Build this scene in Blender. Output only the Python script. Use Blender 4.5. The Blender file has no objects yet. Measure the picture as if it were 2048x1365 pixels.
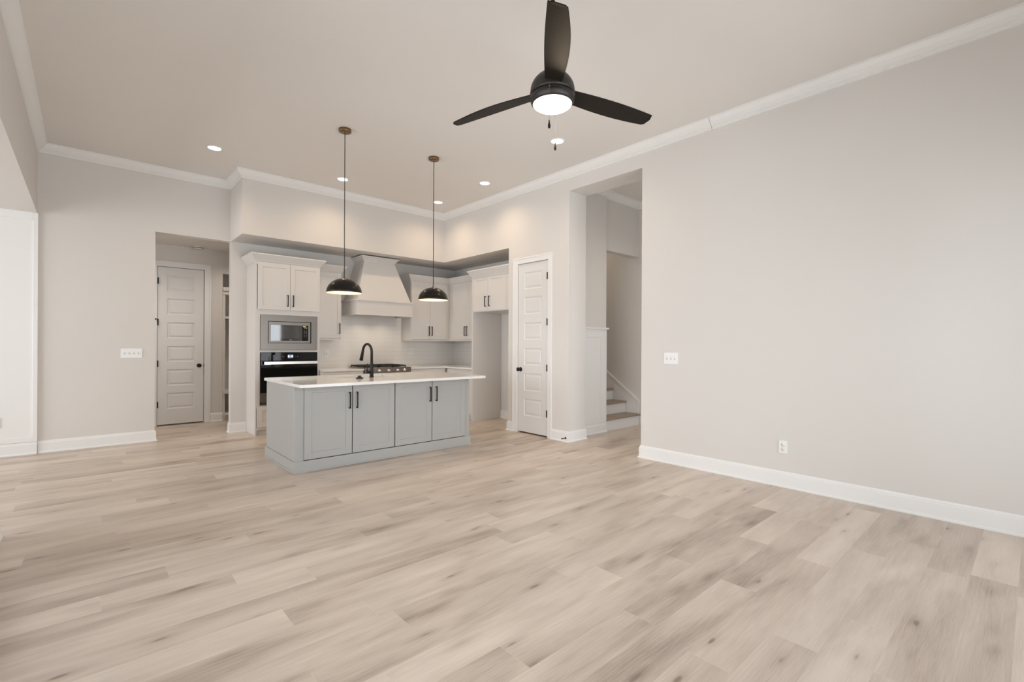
import bpy, bmesh, math, random
from mathutils import Vector, Matrix
random.seed(7)
S = bpy.context.scene
COL = S.collection
R = math.radians

# ------------------------------------------------------------------ camera
F_PX, YAW, ROLL, CY, CAM_H = 944.65, R(41.98), R(0.297), 690.3, 1.271
fw = Vector((math.sin(YAW), math.cos(YAW), 0)); rt = Vector((math.cos(YAW), -math.sin(YAW), 0)); up = Vector((0, 0, 1))
r2 = rt * math.cos(ROLL) + up * math.sin(ROLL); u2 = -rt * math.sin(ROLL) + up * math.cos(ROLL)
cd = bpy.data.cameras.new('camera'); cam = bpy.data.objects.new('camera', cd); COL.objects.link(cam)
cd.sensor_fit = 'HORIZONTAL'; cd.sensor_width = 36; cd.lens = F_PX / 2048 * 36; cd.shift_y = (CY - 682.5) / 2048
cd.clip_start = 0.02
cam.matrix_world = Matrix(((r2.x, u2.x, -fw.x, 0), (r2.y, u2.y, -fw.y, 0), (r2.z, u2.z, -fw.z, CAM_H), (0, 0, 0, 1)))
S.camera = cam

# ------------------------------------------------------------------ view, world and daylight
S.view_settings.view_transform = 'Standard'; S.view_settings.look = 'None'
S.view_settings.exposure = 0.37; S.view_settings.gamma = 1.0; S.view_settings.use_curve_mapping = False
W = bpy.data.worlds.new('world'); S.world = W; W.use_nodes = True
W.node_tree.nodes['Background'].inputs[0].default_value = (0.80, 0.90, 1.0, 1)
W.node_tree.nodes['Background'].inputs[1].default_value = 1.6

def area(name, loc, rot, sx, sy, power, color):
    l = bpy.data.lights.new(name, 'AREA'); l.shape = 'RECTANGLE'; l.size = sx; l.size_y = sy
    l.energy = power; l.color = color
    o = bpy.data.objects.new(name, l); o.location = loc; o.rotation_euler = rot; COL.objects.link(o); return o
DAY = (0.945, 0.97, 1.0)
area('daylight_rear', (2.09, -1.20, 1.30), (R(90), 0, 0), 4.7, 2.3, 98, DAY)           # windows behind the camera
area('daylight_nook', (-4.25, 6.1, 1.45), (R(90), 0, R(-90)), 2.5, 2.3, 122, DAY)       # windows of the dining nook
area('foyer_fill', (5.85, 1.32, 1.5), (R(90), 0, 0), 1.1, 2.0, 7, DAY)  # fill at an unseen entry window, added to brighten the foyer
area('daylight_left', (-0.68, 2.0, 1.27), (R(90), 0, R(-90)), 3.0, 2.3, 62, DAY)         # windows in the left wall, outside the frame             

# ------------------------------------------------------------------ dimensions
XR, XL, YB, YR, H = 4.685, -0.429, 7.665, -0.95, 3.56
YO1, YO2, ZO, TW = 3.008, 4.099, 3.294, 0.342
YP, YS, XS, ZS, XK = 5.288, 7.0, 1.512, 2.72, 5.37
ZH, YPIER = 2.75, 4.48
XH1, XH2, YH = 0.656, 1.519, 8.948
YC, XST = 4.25, 6.59
ZC = 0.885

# ------------------------------------------------------------------ materials
def newmat(name):
    m = bpy.data.materials.new(name); m.use_nodes = True
    return m, m.node_tree.nodes, m.node_tree.links, m.node_tree.nodes['Principled BSDF']
def mat(name, col, rough=0.5, metal=0.0, var=0.02, scale=8.0, bump=0.0, bscale=300.0, spec=0.5, coat=0.0, emit=None, estr=0.0):
    m, n, l, b = newmat(name)
    tc = n.new('ShaderNodeTexCoord')
    nz = n.new('ShaderNodeTexNoise'); nz.inputs['Scale'].default_value = scale; nz.inputs['Detail'].default_value = 3
    l.new(tc.outputs['Object'], nz.inputs['Vector'])
    mx = n.new('ShaderNodeMix'); mx.data_type = 'RGBA'
    mx.inputs[6].default_value = tuple(max(0, c * (1 - var)) for c in col) + (1,)
    mx.inputs[7].default_value = tuple(min(1, c * (1 + var)) for c in col) + (1,)
    l.new(nz.outputs['Fac'], mx.inputs[0]); l.new(mx.outputs[2], b.inputs['Base Color'])
    b.inputs['Roughness'].default_value = rough; b.inputs['Metallic'].default_value = metal
    b.inputs['Specular IOR Level'].default_value = spec; b.inputs['Coat Weight'].default_value = coat
    if bump:
        n2 = n.new('ShaderNodeTexNoise'); n2.inputs['Scale'].default_value = bscale; l.new(tc.outputs['Object'], n2.inputs['Vector'])
        bp = n.new('ShaderNodeBump'); bp.inputs['Strength'].default_value = bump; bp.inputs['Distance'].default_value = 0.001
        l.new(n2.outputs['Fac'], bp.inputs['Height']); l.new(bp.outputs[0], b.inputs['Normal'])
    if emit:
        b.inputs['Emission Color'].default_value = tuple(emit) + (1,); b.inputs['Emission Strength'].default_value = estr
    return m

M_WALL = mat('wall_paint', (0.735, 0.702, 0.665), 0.75, bump=0.12, bscale=220, var=0.008, scale=1.5, spec=0.25)
M_CEIL = mat('ceiling_paint', (0.81, 0.775, 0.735), 0.85, bump=0.12, bscale=160, var=0.008, scale=1.2, spec=0.2)
M_TRIM = mat('white_trim_paint', (0.86, 0.85, 0.83), 0.38, var=0.006, spec=0.4)
M_CAB = mat('white_cabinet_paint', (0.735, 0.703, 0.668), 0.36, var=0.006, spec=0.4)
M_DOOR = mat('white_door_paint', (0.78, 0.765, 0.745), 0.36, var=0.006, spec=0.4)
M_ISL = mat('grey_island_paint', (0.45, 0.447, 0.432), 0.42, var=0.012, spec=0.4)
M_QUARTZ = mat('white_quartz', (0.86, 0.845, 0.82), 0.10, var=0.02, scale=40, spec=0.5)
M_BLACK = mat('matte_black_metal', (0.011, 0.010, 0.009), 0.42, var=0.1, spec=0.3)
M_HANDLE = mat('black_bar_handle', (0.010, 0.009, 0.008), 0.45, var=0.1, spec=0.25)
M_FAN = mat('dark_bronze_fan', (0.026, 0.022, 0.019), 0.42, metal=0.25, var=0.1, scale=30)
M_BLADE = mat('dark_fan_blade', (0.013, 0.010, 0.0075), 0.55, var=0.15, scale=14, spec=0.2)
M_GLASSBLK = mat('black_glass', (0.003, 0.003, 0.003), 0.04, var=0.0, spec=0.3)
M_GREYGLASS = mat('grey_screen_glass', (0.040, 0.042, 0.040), 0.05, var=0.05, spec=1.0, coat=1.0)
M_MWGLASS = mat('glossy_black_glass', (0.004, 0.004, 0.004), 0.04, var=0.0, spec=1.0, coat=1.0)
M_IRON = mat('cast_iron', (0.014, 0.012, 0.011), 0.55, var=0.2, bump=0.2)
M_BRASS = mat('aged_brass', (0.235, 0.155, 0.082), 0.34, metal=0.85, var=0.12, scale=30)
M_GOLD = mat('gold_leaf_inside', (0.82, 0.68, 0.48), 0.5, metal=0.1, var=0.1, scale=25)
M_PEND = mat('black_dome_enamel', (0.009, 0.008, 0.006), 0.26, var=0.1, spec=0.32)
M_CORD = mat('black_cord', (0.015, 0.014, 0.012), 0.6)
M_PLASTIC = mat('white_plastic', (0.86, 0.86, 0.845), 0.3, var=0.004)
M_SLOT = mat('dark_slot', (0.03, 0.028, 0.026), 0.6)
M_GREYSLOT = mat('grey_slot', (0.45, 0.45, 0.43), 0.5)
M_GAP = mat('shadow_gap', (0.045, 0.043, 0.04), 0.8)
M_CHAIN = mat('chain_metal', (0.22, 0.19, 0.155), 0.35, metal=0.8)
M_STICKER = mat('yellow_sticker', (0.80, 0.62, 0.10), 0.5)
M_MARK = mat('pale_marking', (0.62, 0.62, 0.62), 0.5)
M_SINK = mat('white_sink', (0.80, 0.79, 0.77), 0.2)
M_LENS = mat('lamp_lens', (0.9, 0.88, 0.84), 0.4, emit=(1.0, 0.93, 0.82), estr=3.0)
M_BOWL = mat('frosted_lamp_bowl', (0.9, 0.88, 0.84), 0.4, emit=(1.0, 0.93, 0.82), estr=1.6)
M_BULB = mat('warm_bulb', (0.9, 0.8, 0.6), 0.4, emit=(1.0, 0.78, 0.45), estr=3.0)
M_DISPLAY = mat('display_backlight', (0.02, 0.03, 0.045), 0.1, emit=(0.10, 0.16, 0.24), estr=0.6)
M_DIGIT = mat('lit_digits', (0.8, 0.9, 1.0), 0.4, emit=(0.75, 0.9, 1.0), estr=1.6)
M_TREAD = mat('oak_tread', (0.33, 0.25, 0.185), 0.4, var=0.10, scale=30)

def steel(name, col, rough):
    m, n, l, b = newmat(name)
    tc = n.new('ShaderNodeTexCoord'); mp = n.new('ShaderNodeMapping'); mp.inputs['Scale'].default_value = (2, 2, 400)
    nz = n.new('ShaderNodeTexNoise'); nz.inputs['Scale'].default_value = 3; nz.inputs['Detail'].default_value = 4
    l.new(tc.outputs['Object'], mp.inputs['Vector']); l.new(mp.outputs[0], nz.inputs['Vector'])
    cr = n.new('ShaderNodeMapRange'); cr.inputs[3].default_value = rough - 0.05; cr.inputs[4].default_value = rough + 0.08
    l.new(nz.outputs['Fac'], cr.inputs[0]); l.new(cr.outputs[0], b.inputs['Roughness'])
    b.inputs['Base Color'].default_value = col + (1,); b.inputs['Metallic'].default_value = 1.0
    return m
M_STEEL = steel('brushed_steel', (0.215, 0.195, 0.177), 0.36)
M_STEELDK = steel('dark_brushed_steel', (0.24, 0.205, 0.18), 0.36)
M_BRIGHT = steel('bright_bar_steel', (0.82, 0.80, 0.76), 0.22)

def glass_mat():
    m = bpy.data.materials.new('window_glass'); m.use_nodes = True
    n, l = m.node_tree.nodes, m.node_tree.links
    n.remove(n['Principled BSDF'])
    t = n.new('ShaderNodeBsdfTransparent'); g = n.new('ShaderNodeBsdfGlossy'); g.inputs['Roughness'].default_value = 0.02
    fr = n.new('ShaderNodeFresnel'); fr.inputs[0].default_value = 1.45; mx = n.new('ShaderNodeMixShader')
    l.new(fr.outputs[0], mx.inputs[0]); l.new(t.outputs[0], mx.inputs[1]); l.new(g.outputs[0], mx.inputs[2])
    l.new(mx.outputs[0], n['Material Output'].inputs['Surface']); return m
M_GLASS = glass_mat()

def floor_mat():
    m, n, l, b = newmat('oak_plank_floor')
    PW, PL = 0.181, 1.32
    def math_(op, a, c=None):
        k = n.new('ShaderNodeMath'); k.operation = op
        for i, v in enumerate((a, c)):
            if v is None: continue
            if isinstance(v, (int, float)): k.inputs[i].default_value = v
            else: l.new(v, k.inputs[i])
        return k.outputs[0]
    tc = n.new('ShaderNodeTexCoord'); sp = n.new('ShaderNodeSeparateXYZ'); l.new(tc.outputs['Object'], sp.inputs[0])
    X, Y = sp.outputs['X'], sp.outputs['Y']
    yy = math_('DIVIDE', math_('ADD', Y, 20.03), PW); row = math_('FLOOR', yy); fy = math_('FRACT', yy)
    wn = n.new('ShaderNodeTexWhiteNoise'); wn.noise_dimensions = '1D'; l.new(row, wn.inputs['W'])
    xx = math_('ADD', math_('DIVIDE', math_('ADD', X, 20.0), PL), math_('MULTIPLY', wn.outputs['Value'], 1.0))
    pid = math_('FLOOR', xx); fx = math_('FRACT', xx)
    cmb = n.new('ShaderNodeCombineXYZ'); l.new(row, cmb.inputs[0]); l.new(pid, cmb.inputs[1])
    w2 = n.new('ShaderNodeTexWhiteNoise'); w2.noise_dimensions = '2D'; l.new(cmb.outputs[0], w2.inputs['Vector'])
    seed = w2.outputs['Value']
    # plank-local coordinates, shifted per plank
    c3 = n.new('ShaderNodeCombineXYZ')
    l.new(math_('ADD', X, math_('MULTIPLY', seed, 37.0)), c3.inputs[0]); l.new(math_('MULTIPLY', fy, PW), c3.inputs[1]); l.new(math_('MULTIPLY', seed, 11.0), c3.inputs[2])
    def noise(scale_v, sc, det, rough=0.55, dist=0.0):
        mp = n.new('ShaderNodeMapping'); mp.inputs['Scale'].default_value = scale_v; l.new(c3.outputs[0], mp.inputs['Vector'])
        z = n.new('ShaderNodeTexNoise'); z.inputs['Scale'].default_value = sc; z.inputs['Detail'].default_value = det
        z.inputs['Roughness'].default_value = rough; z.inputs['Distortion'].default_value = dist
        l.new(mp.outputs[0], z.inputs['Vector']); return z.outputs['Fac']
    broad = noise((1.0, 5.0, 1.0), 1.3, 2, 0.45, 0.5)       # soft long streaks
    fine = noise((3.0, 90.0, 1.0), 3.0, 4, 0.6)            # fine grain
    # cathedral rings
    mpw = n.new('ShaderNodeMapping'); mpw.inputs['Scale'].default_value = (1.1, 11.0, 1.0); l.new(c3.outputs[0], mpw.inputs['Vector'])
    wv = n.new('ShaderNodeTexWave'); wv.wave_type = 'RINGS'; wv.inputs['Scale'].default_value = 2.6
    wv.inputs['Distortion'].default_value = 6.0; wv.inputs['Detail'].default_value = 2; wv.inputs['Detail Scale'].default_value = 0.7
    l.new(mpw.outputs[0], wv.inputs['Vector'])
    # knots
    mpk = n.new('ShaderNodeMapping'); mpk.inputs['Scale'].default_value = (0.9, 3.2, 1.0); l.new(c3.outputs[0], mpk.inputs['Vector'])
    vo = n.new('ShaderNodeTexVoronoi'); vo.inputs['Scale'].default_value = 3.0; l.new(mpk.outputs[0], vo.inputs['Vector'])
    kr = n.new('ShaderNodeMapRange'); kr.inputs[1].default_value = 0.0; kr.inputs[2].default_value = 0.16; kr.inputs[3].default_value = 1; kr.inputs[4].default_value = 0
    kr.interpolation_type = 'SMOOTHSTEP'; l.new(vo.outputs['Distance'], kr.inputs[0])
    halo = n.new('ShaderNodeMapRange'); halo.interpolation_type = 'SMOOTHSTEP'; halo.inputs[1].default_value = 0.0; halo.inputs[2].default_value = 0.42; halo.inputs[3].default_value = 0.30; halo.inputs[4].default_value = 0
    l.new(vo.outputs['Distance'], halo.inputs[0])
    kk = math_('MULTIPLY', math_('ADD', halo.outputs[0], math_('MULTIPLY', math_('MULTIPLY', kr.outputs[0], kr.outputs[0]), 0.8)), math_('GREATER_THAN', n_sep(n, l, vo.outputs['Color']), 0.30))
    # value
    v = math_('ADD', math_('MULTIPLY', math_('SUBTRACT', seed, 0.5), 0.34), 0.5)
    v = math_('ADD', v, math_('MULTIPLY', math_('SUBTRACT', broad, 0.5), 0.95))
    v = math_('ADD', v, math_('MULTIPLY', math_('SUBTRACT', fine, 0.5), 0.50))
    v = math_('ADD', v, math_('MULTIPLY', math_('SUBTRACT', wv.outputs['Fac'], 0.5), 0.05))
    v = math_('SUBTRACT', v, math_('MULTIPLY', kk, 0.62))
    ramp = n.new('ShaderNodeValToRGB'); e = ramp.color_ramp.elements
    e[0].position = 0.0; e[0].color = (0.275, 0.212, 0.165, 1); e[1].position = 1.0; e[1].color = (0.77, 0.68, 0.585, 1)
    q = e.new(0.35); q.color = (0.535, 0.445, 0.37, 1); q = e.new(0.68); q.color = (0.675, 0.58, 0.492, 1)
    l.new(v, ramp.inputs[0])
    # seams
    dy = math_('MULTIPLY', math_('MINIMUM', fy, math_('SUBTRACT', 1.0, fy)), PW); dx = math_('MULTIPLY', math_('MINIMUM', fx, math_('SUBTRACT', 1.0, fx)), PL)
    seam = math_('MAXIMUM', math_('MULTIPLY', math_('LESS_THAN', dy, 0.0007), 0.45), math_('LESS_THAN', dx, 0.0010))
    mx = n.new('ShaderNodeMix'); mx.data_type = 'RGBA'; mx.inputs[7].default_value = (0.66, 0.585, 0.50, 1)
    l.new(math_('MULTIPLY', seam, 0.6), mx.inputs[0]); l.new(ramp.outputs[0], mx.inputs[6]); l.new(mx.outputs[2], b.inputs['Base Color'])
    bp = n.new('ShaderNodeBump'); bp.inputs['Strength'].default_value = 0.12; bp.inputs['Distance'].default_value = 0.001
    l.new(math_('SUBTRACT', fine, math_('MULTIPLY', seam, 2.0)), bp.inputs['Height']); l.new(bp.outputs[0], b.inputs['Normal'])
    b.inputs['Roughness'].default_value = 0.36; b.inputs['Specular IOR Level'].default_value = 0.45
    return m
def n_sep(n, l, out):
    s = n.new('ShaderNodeSeparateColor'); l.new(out, s.inputs[0]); return s.outputs[0]
M_FLOOR = floor_mat()

def tile_mat():
    m, n, l, b = newmat('white_subway_tile')
    tc = n.new('ShaderNodeTexCoord'); sp = n.new('ShaderNodeSeparateXYZ'); l.new(tc.outputs['Object'], sp.inputs[0])
    ad = n.new('ShaderNodeMath'); l.new(sp.outputs['X'], ad.inputs[0]); l.new(sp.outputs['Y'], ad.inputs[1])
    cb = n.new('ShaderNodeCombineXYZ'); l.new(ad.outputs[0], cb.inputs[0]); l.new(sp.outputs['Z'], cb.inputs[1])
    br = n.new('ShaderNodeTexBrick'); br.inputs['Scale'].default_value = 1.0; br.inputs['Brick Width'].default_value = 0.30; br.inputs['Row Height'].default_value = 0.0762
    br.inputs['Mortar Size'].default_value = 0.0016; br.inputs['Mortar Smooth'].default_value = 0.2
    br.inputs['Color1'].default_value = (0.80, 0.775, 0.74, 1); br.inputs['Color2'].default_value = (0.81, 0.785, 0.75, 1); br.inputs['Mortar'].default_value = (0.70, 0.675, 0.64, 1)
    l.new(cb.outputs[0], br.inputs['Vector']); l.new(br.outputs['Color'], b.inputs['Base Color'])
    bp = n.new('ShaderNodeBump'); bp.invert = True; bp.inputs['Strength'].default_value = 0.5; bp.inputs['Distance'].default_value = 0.001
    l.new(br.outputs['Fac'], bp.inputs['Height']); l.new(bp.outputs[0], b.inputs['Normal'])
    b.inputs['Roughness'].default_value = 0.14
    return m
M_TILE = tile_mat()

# ------------------------------------------------------------------ mesh helpers (world coordinates in, local to parent out)
class MB:
    def __init__(s, T=None): s.v = []; s.f = []; s.sm = []; s.T = T or Matrix.Identity(4)
    def add(s, vs, fs, smooth=False):
        o = len(s.v); s.v += [s.T @ Vector(p) for p in vs]
        for f in fs: s.f.append([i + o for i in f]); s.sm.append(smooth)
        return s
    def box(s, x0, x1, y0, y1, z0, z1):
        if x0 > x1: x0, x1 = x1, x0
        if y0 > y1: y0, y1 = y1, y0
        if z0 > z1: z0, z1 = z1, z0
        return s.add([(x0,y0,z0),(x1,y0,z0),(x1,y1,z0),(x0,y1,z0),(x0,y0,z1),(x1,y0,z1),(x1,y1,z1),(x0,y1,z1)],
              [(0,3,2,1),(4,5,6,7),(0,1,5,4),(1,2,6,5),(2,3,7,6),(3,0,4,7)])
    def lathe(s, c, prof, seg=32, smooth=True, axis='z', cap=True):
        cx, cy, cz = c; vs = []; fs = []
        for r, z in prof:
            for k in range(seg):
                a = 2 * math.pi * k / seg; p = (r * math.cos(a), r * math.sin(a), z)
                if axis == 'y': p = (p[0], p[2], p[1])
                if axis == 'x': p = (p[2], p[0], p[1])
                vs.append((cx + p[0], cy + p[1], cz + p[2]))
        n = len(prof)
        for i in range(n - 1):
            for k in range(seg):
                k2 = (k + 1) % seg; fs.append((i*seg+k, i*seg+k2, (i+1)*seg+k2, (i+1)*seg+k))
        if cap and prof[0][0] > 1e-6: fs.append(tuple(range(seg))[::-1])
        if cap and prof[-1][0] > 1e-6: fs.append(tuple((n-1)*seg + k for k in range(seg)))
        return s.add(vs, fs, smooth)
    def tube(s, pts, rad, seg=12, cap=True):
        pts = [Vector(p) for p in pts]; rads = rad if isinstance(rad, (list, tuple)) else [rad] * len(pts)
        vs = []; fs = []; nrm = None
        for i, p in enumerate(pts):
            d = (pts[min(i+1, len(pts)-1)] - pts[max(i-1, 0)]).normalized()
            if nrm is None:
                a = Vector((0,0,1)) if abs(d.z) < 0.9 else Vector((1,0,0)); nrm = d.cross(a).normalized()
            nrm = (nrm - d * nrm.dot(d)).normalized(); bn = d.cross(nrm)
            for k in range(seg):
                a = 2*math.pi*k/seg; vs.append(p + (nrm*math.cos(a) + bn*math.sin(a)) * rads[i])
        for i in range(len(pts)-1):
            for k in range(seg):
                k2 = (k+1) % seg; fs.append((i*seg+k, i*seg+k2, (i+1)*seg+k2, (i+1)*seg+k))
        if cap: fs.append(tuple(range(seg))[::-1]); fs.append(tuple((len(pts)-1)*seg + k for k in range(seg)))
        return s.add(vs, fs, True)
    def prism(s, poly, z0, z1):                      # poly in xy
        n = len(poly); vs = [(x, y, z0) for x, y in poly] + [(x, y, z1) for x, y in poly]
        return s.add(vs, [tuple(range(n))[::-1], tuple(range(n, 2*n))] + [(i, (i+1) % n, n+(i+1) % n, n+i) for i in range(n)])
    def build(s, name, m, parent=None, bevel=0.0, seg=2):
        org = parent_origin(parent)
        me = bpy.data.meshes.new(name); me.from_pydata([tuple(p - org) for p in s.v], [], s.f)
        for p, sm in zip(me.polygons, s.sm): p.use_smooth = sm
        bm = bmesh.new(); bm.from_mesh(me); bmesh.ops.recalc_face_normals(bm, faces=bm.faces[:]); bm.to_mesh(me); bm.free()
        me.materials.append(m)
        o = bpy.data.objects.new(name, me); COL.objects.link(o)
        if parent is not None: o.parent = parent
        if bevel:
            md = o.modifiers.new('bevel', 'BEVEL'); md.width = bevel; md.segments = seg; md.limit_method = 'ANGLE'; md.angle_limit = R(40)
        return o
def parent_origin(p):
    v = Vector((0, 0, 0))
    while p is not None: v += p.location; p = p.parent
    return v
def thing(name, loc, label, cat, group=None):
    o = bpy.data.objects.new(name, None); o.empty_display_size = 0.1; o.location = loc; COL.objects.link(o)
    return tag(o, label, cat, group)
def tag(o, label, cat, group=None):
    o['label'] = label; o['category'] = cat
    if group: o['group'] = group
    return o
def struct(o): o['kind'] = 'structure'; return o
def dup(root, loc, label, group=None):
    r = root.copy(); COL.objects.link(r); r.location = loc; r['label'] = label
    if group: r['group'] = group
    for ch in list(root.children):
        c = ch.copy(); COL.objects.link(c); c.parent = r
        for g in list(ch.children):
            d = g.copy(); COL.objects.link(d); d.parent = c
    return r
def facing(x, y, z, rz):           # local frame: x right, -y outward, z up
    return Matrix.Translation((x, y, z)) @ Matrix.Rotation(rz, 4, 'Z')
RZ_BACK, RZ_RIGHT = 0.0, R(-90)    # surfaces that face -Y / face -X

def ring(mb, o, i):                # quad ring between two rectangles given as 4 corner points
    n0 = [tuple(p) for p in o] + [tuple(p) for p in i]
    mb.add(n0, [(k, (k+1) % 4, 4+(k+1) % 4, 4+k) for k in range(4)])
def rect(x0, x1, z0, z1, y): return [(x0, y, z0), (x1, y, z0), (x1, y, z1), (x0, y, z1)]

def shaker(T, w, h, t=0.019, fr=0.058, dep=0.007):
    mb = MB(T); e = 0.0015
    a = rect(0, w, 0, h, t); b = rect(0, w, 0, h, e); c = rect(e, w-e, e, h-e, 0)
    d = rect(fr, w-fr, fr, h-fr, 0); g = rect(fr+0.003, w-fr-0.003, fr+0.003, h-fr-0.003, dep)
    ring(mb, a, b); ring(mb, b, c); ring(mb, c, d); ring(mb, d, g)
    mb.add(g, [(0,1,2,3)]); mb.add(a, [(3,2,1,0)])
    return mb
def slab(T, w, h, t=0.019):
    return MB(T).box(0, w, 0, t, 0, h)
def bar_handle(T, L, horizontal=False):      # T at handle centre on the front face
    mb = MB(T); q = 0.0055
    if horizontal:
        mb.box(-L/2, L/2, -0.034, -0.034+2*q, -q, q); mb.box(-L/2, -L/2+2*q, -0.03, 0, -q, q); mb.box(L/2-2*q, L/2, -0.03, 0, -q, q)
    else:
        mb.box(-q, q, -0.034, -0.034+2*q, -L/2, L/2); mb.box(-q, q, -0.03, 0, -L/2, -L/2+2*q); mb.box(-q, q, -0.03, 0, L/2-2*q, L/2)
    return mb
def cab_door(parent, T, w, h, hx=None, hz=None, m=None, hl=0.165, fr=0.058, name='door'):
    d = shaker(T, w, h, fr=fr).build(name, m or M_CAB, parent)
    if hx is not None:
        bar_handle(T @ Matrix.Translation((hx, 0, hz)), hl).build('handle', M_HANDLE, d, 0.001)['label'] = 'black bar handle'
    return d

def sweep(path, prof, closed=False):
    """mitred profile (offset to the right of travel, z) along a horizontal polyline; returns one MB per segment"""
    P = [Vector((x, y)) for x, y in path]; n = len(P)
    def nr(a, b): d = (b - a).normalized(); return Vector((d.y, -d.x))
    segs = n if closed else n - 1; secs = []
    for i in range(n):
        if closed or 0 < i < n - 1:
            a = nr(P[i-1], P[i]); b = nr(P[i], P[(i+1) % n]); m = (a + b) / (1 + a.dot(b))
        else:
            m = nr(P[0], P[1]) if i == 0 else nr(P[-2], P[-1])
        secs.append([(P[i].x + m.x*o, P[i].y + m.y*o, z) for o, z in prof])
    out = []
    k = len(prof)
    for i in range(segs):
        mb = MB(); j = (i+1) % n
        fs = [(q, (q+1) % k, k + (q+1) % k, k + q) for q in range(k)] + [tuple(range(k)), tuple(range(k, 2*k))[::-1]]
        mb.add(secs[i] + secs[j], fs); out.append(mb)
    return out
def merge(mbs):
    m = MB()
    for b in mbs: m.add([tuple(p) for p in b.v], b.f)
    return m
CROWN = [(0, H), (0.082, H), (0.082, H-0.012), (0.074, H-0.015), (0.070, H-0.026), (0.056, H-0.050), (0.036, H-0.070), (0.024, H-0.078), (0.024, H-0.083), (0.017, H-0.087), (0.017, H-0.092), (0.012, H-0.095), (0.012, H-0.106), (0, H-0.108)]
BASE = [(0, 0), (0.028, 0), (0.028, 0.010), (0.022, 0.019), (0.016, 0.021), (0.016, 0.112), (0.012, 0.118), (0.012, 0.126), (0.007, 0.132), (0.005, 0.140), (0, 0.140)]

def spot(name, loc, parent, power, col, size=R(150), blend=1.0, rad=0.07):
    l = bpy.data.lights.new(name, 'SPOT'); l.energy = power; l.color = col; l.spot_size = size; l.spot_blend = blend; l.shadow_soft_size = rad
    o = bpy.data.objects.new(name, l); COL.objects.link(o); o.location = Vector(loc) - parent_origin(parent); o.parent = parent; return o
# ------------------------------------------------------------------ structure
struct(MB().box(-4.3, 6.8, YR-0.15, 9.5, -0.12, 0).build('floor', M_FLOOR))
struct(MB().box(XL-0.12, 6.8, YR-0.15, YB, H, H+0.12).build('ceiling', M_CEIL))
struct(MB().box(-4.3, XL-0.12, YPIER-0.2, YB, ZH, ZH+0.12).build('ceiling_nook', M_WALL))
struct(MB().box(-0.5, 3.6, YB+0.12, 9.5, 2.79, 2.9).build('ceiling_hall', M_CEIL))
struct(MB().box(XS, XK, YS, YB, ZS, H).box(XR, XK, YP, YS, ZS, H).build('ceiling_soffit', M_WALL))

# right wall with the foyer opening and the pantry door hole
DY0, DY1, DZ = 4.475, 5.073, 2.44
wr = MB()
wr.box(XR, XR+TW, YR-0.15, YO1, 0, H); wr.box(XR, XR+TW, YO1, YO2, ZO, H)
wr.box(XR, XR+TW, YO2, YC+0.1, 0, H)
wr.box(XR, XR+0.12, YC+0.1, DY0-0.006, 0, H); wr.box(XR, XR+0.12, DY1+0.006, YP, 0, H); wr.box(XR, XR+0.12, DY0-0.006, DY1+0.006, DZ+0.006, H)
wr.box(XR+0.12, XK, YP-0.11, YP, 0, H)
struct(wr.build('wall_right', M_WALL))
struct(MB().box(XK, XK+0.12, YC+0.1, YB+0.12, 0, H).build('wall_kitchen_right', M_WALL))
wb = MB()
wb.box(XL-0.12, XH1, YB, YB+0.12, 0, H); wb.box(XH1, XH2, YB, YB+0.12, ZS, H); wb.box(XH2, XK, YB, YB+0.12, 0, H)
struct(wb.build('wall_back', M_WALL))
# rear wall with three windows, nook walls with a window band
def wall_with_holes(axis, c0, c1, a0, a1, z0, z1, holes):
    mb = MB(); e = [a0]
    for h in holes: e += [h[0], h[1]]
    e.append(a1)
    def bx(p, q, r_, s_):
        if axis == 'y': mb.box(p, q, c0, c1, r_, s_)
        else: mb.box(c0, c1, p, q, r_, s_)
    for i in range(0, len(e), 2): bx(e[i], e[i+1], z0, z1)
    for h in holes:
        if h[2] > z0: bx(h[0], h[1], z0, h[2])
        bx(h[0], h[1], h[3], z1)
    return mb
LEFTW = [(0.5, 1.9, 0.1, 2.45), (2.1, 3.5, 0.1, 2.45)]
struct(wall_with_holes('x', XL-0.12, XL, YR-0.15, YPIER, 0, H, LEFTW).box(XL-0.12, XL, YPIER, YB, ZH, H).build('wall_left', M_WALL))
REARW = [(-0.25, 0.82, 0.12, 2.5), (0.90, 2.02, 0.12, 2.5), (2.10, 3.22, 0.12, 2.5), (3.30, 4.42, 0.12, 2.5)]  # leftmost window is unseen, added to brighten the floor on the left
struct(wall_with_holes('y', YR-0.12, YR, XL, XR, 0, H, REARW).build('wall_rear', M_WALL))
NOOKW = [(4.86, 6.05, 0.3, 2.55), (6.15, 7.34, 0.3, 2.55)]
struct(wall_with_holes('x', -4.12, -4.0, YPIER, YB, 0, ZH, NOOKW).build('wall_nook_left', M_WALL))
struct(MB().box(-4.12, XL-0.12, YPIER-0.12, YPIER, 0, ZH).build('wall_nook_front', M_WALL))
YN = 7.648
struct(MB().box(-4.12, -0.42, YN, YB+0.12, 0, ZH).build('wall_nook_back', M_TRIM))
struct(MB().box(-0.459, -0.419, YN-0.012, YN, 0.142, ZH).box(-2.2, -0.459, YN-0.012, YN, 0.142, 0.192).box(-2.2, -0.459, YN-0.012, YN, 2.66, ZH).build('trim_nook', M_TRIM, None, 0.002))
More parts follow.
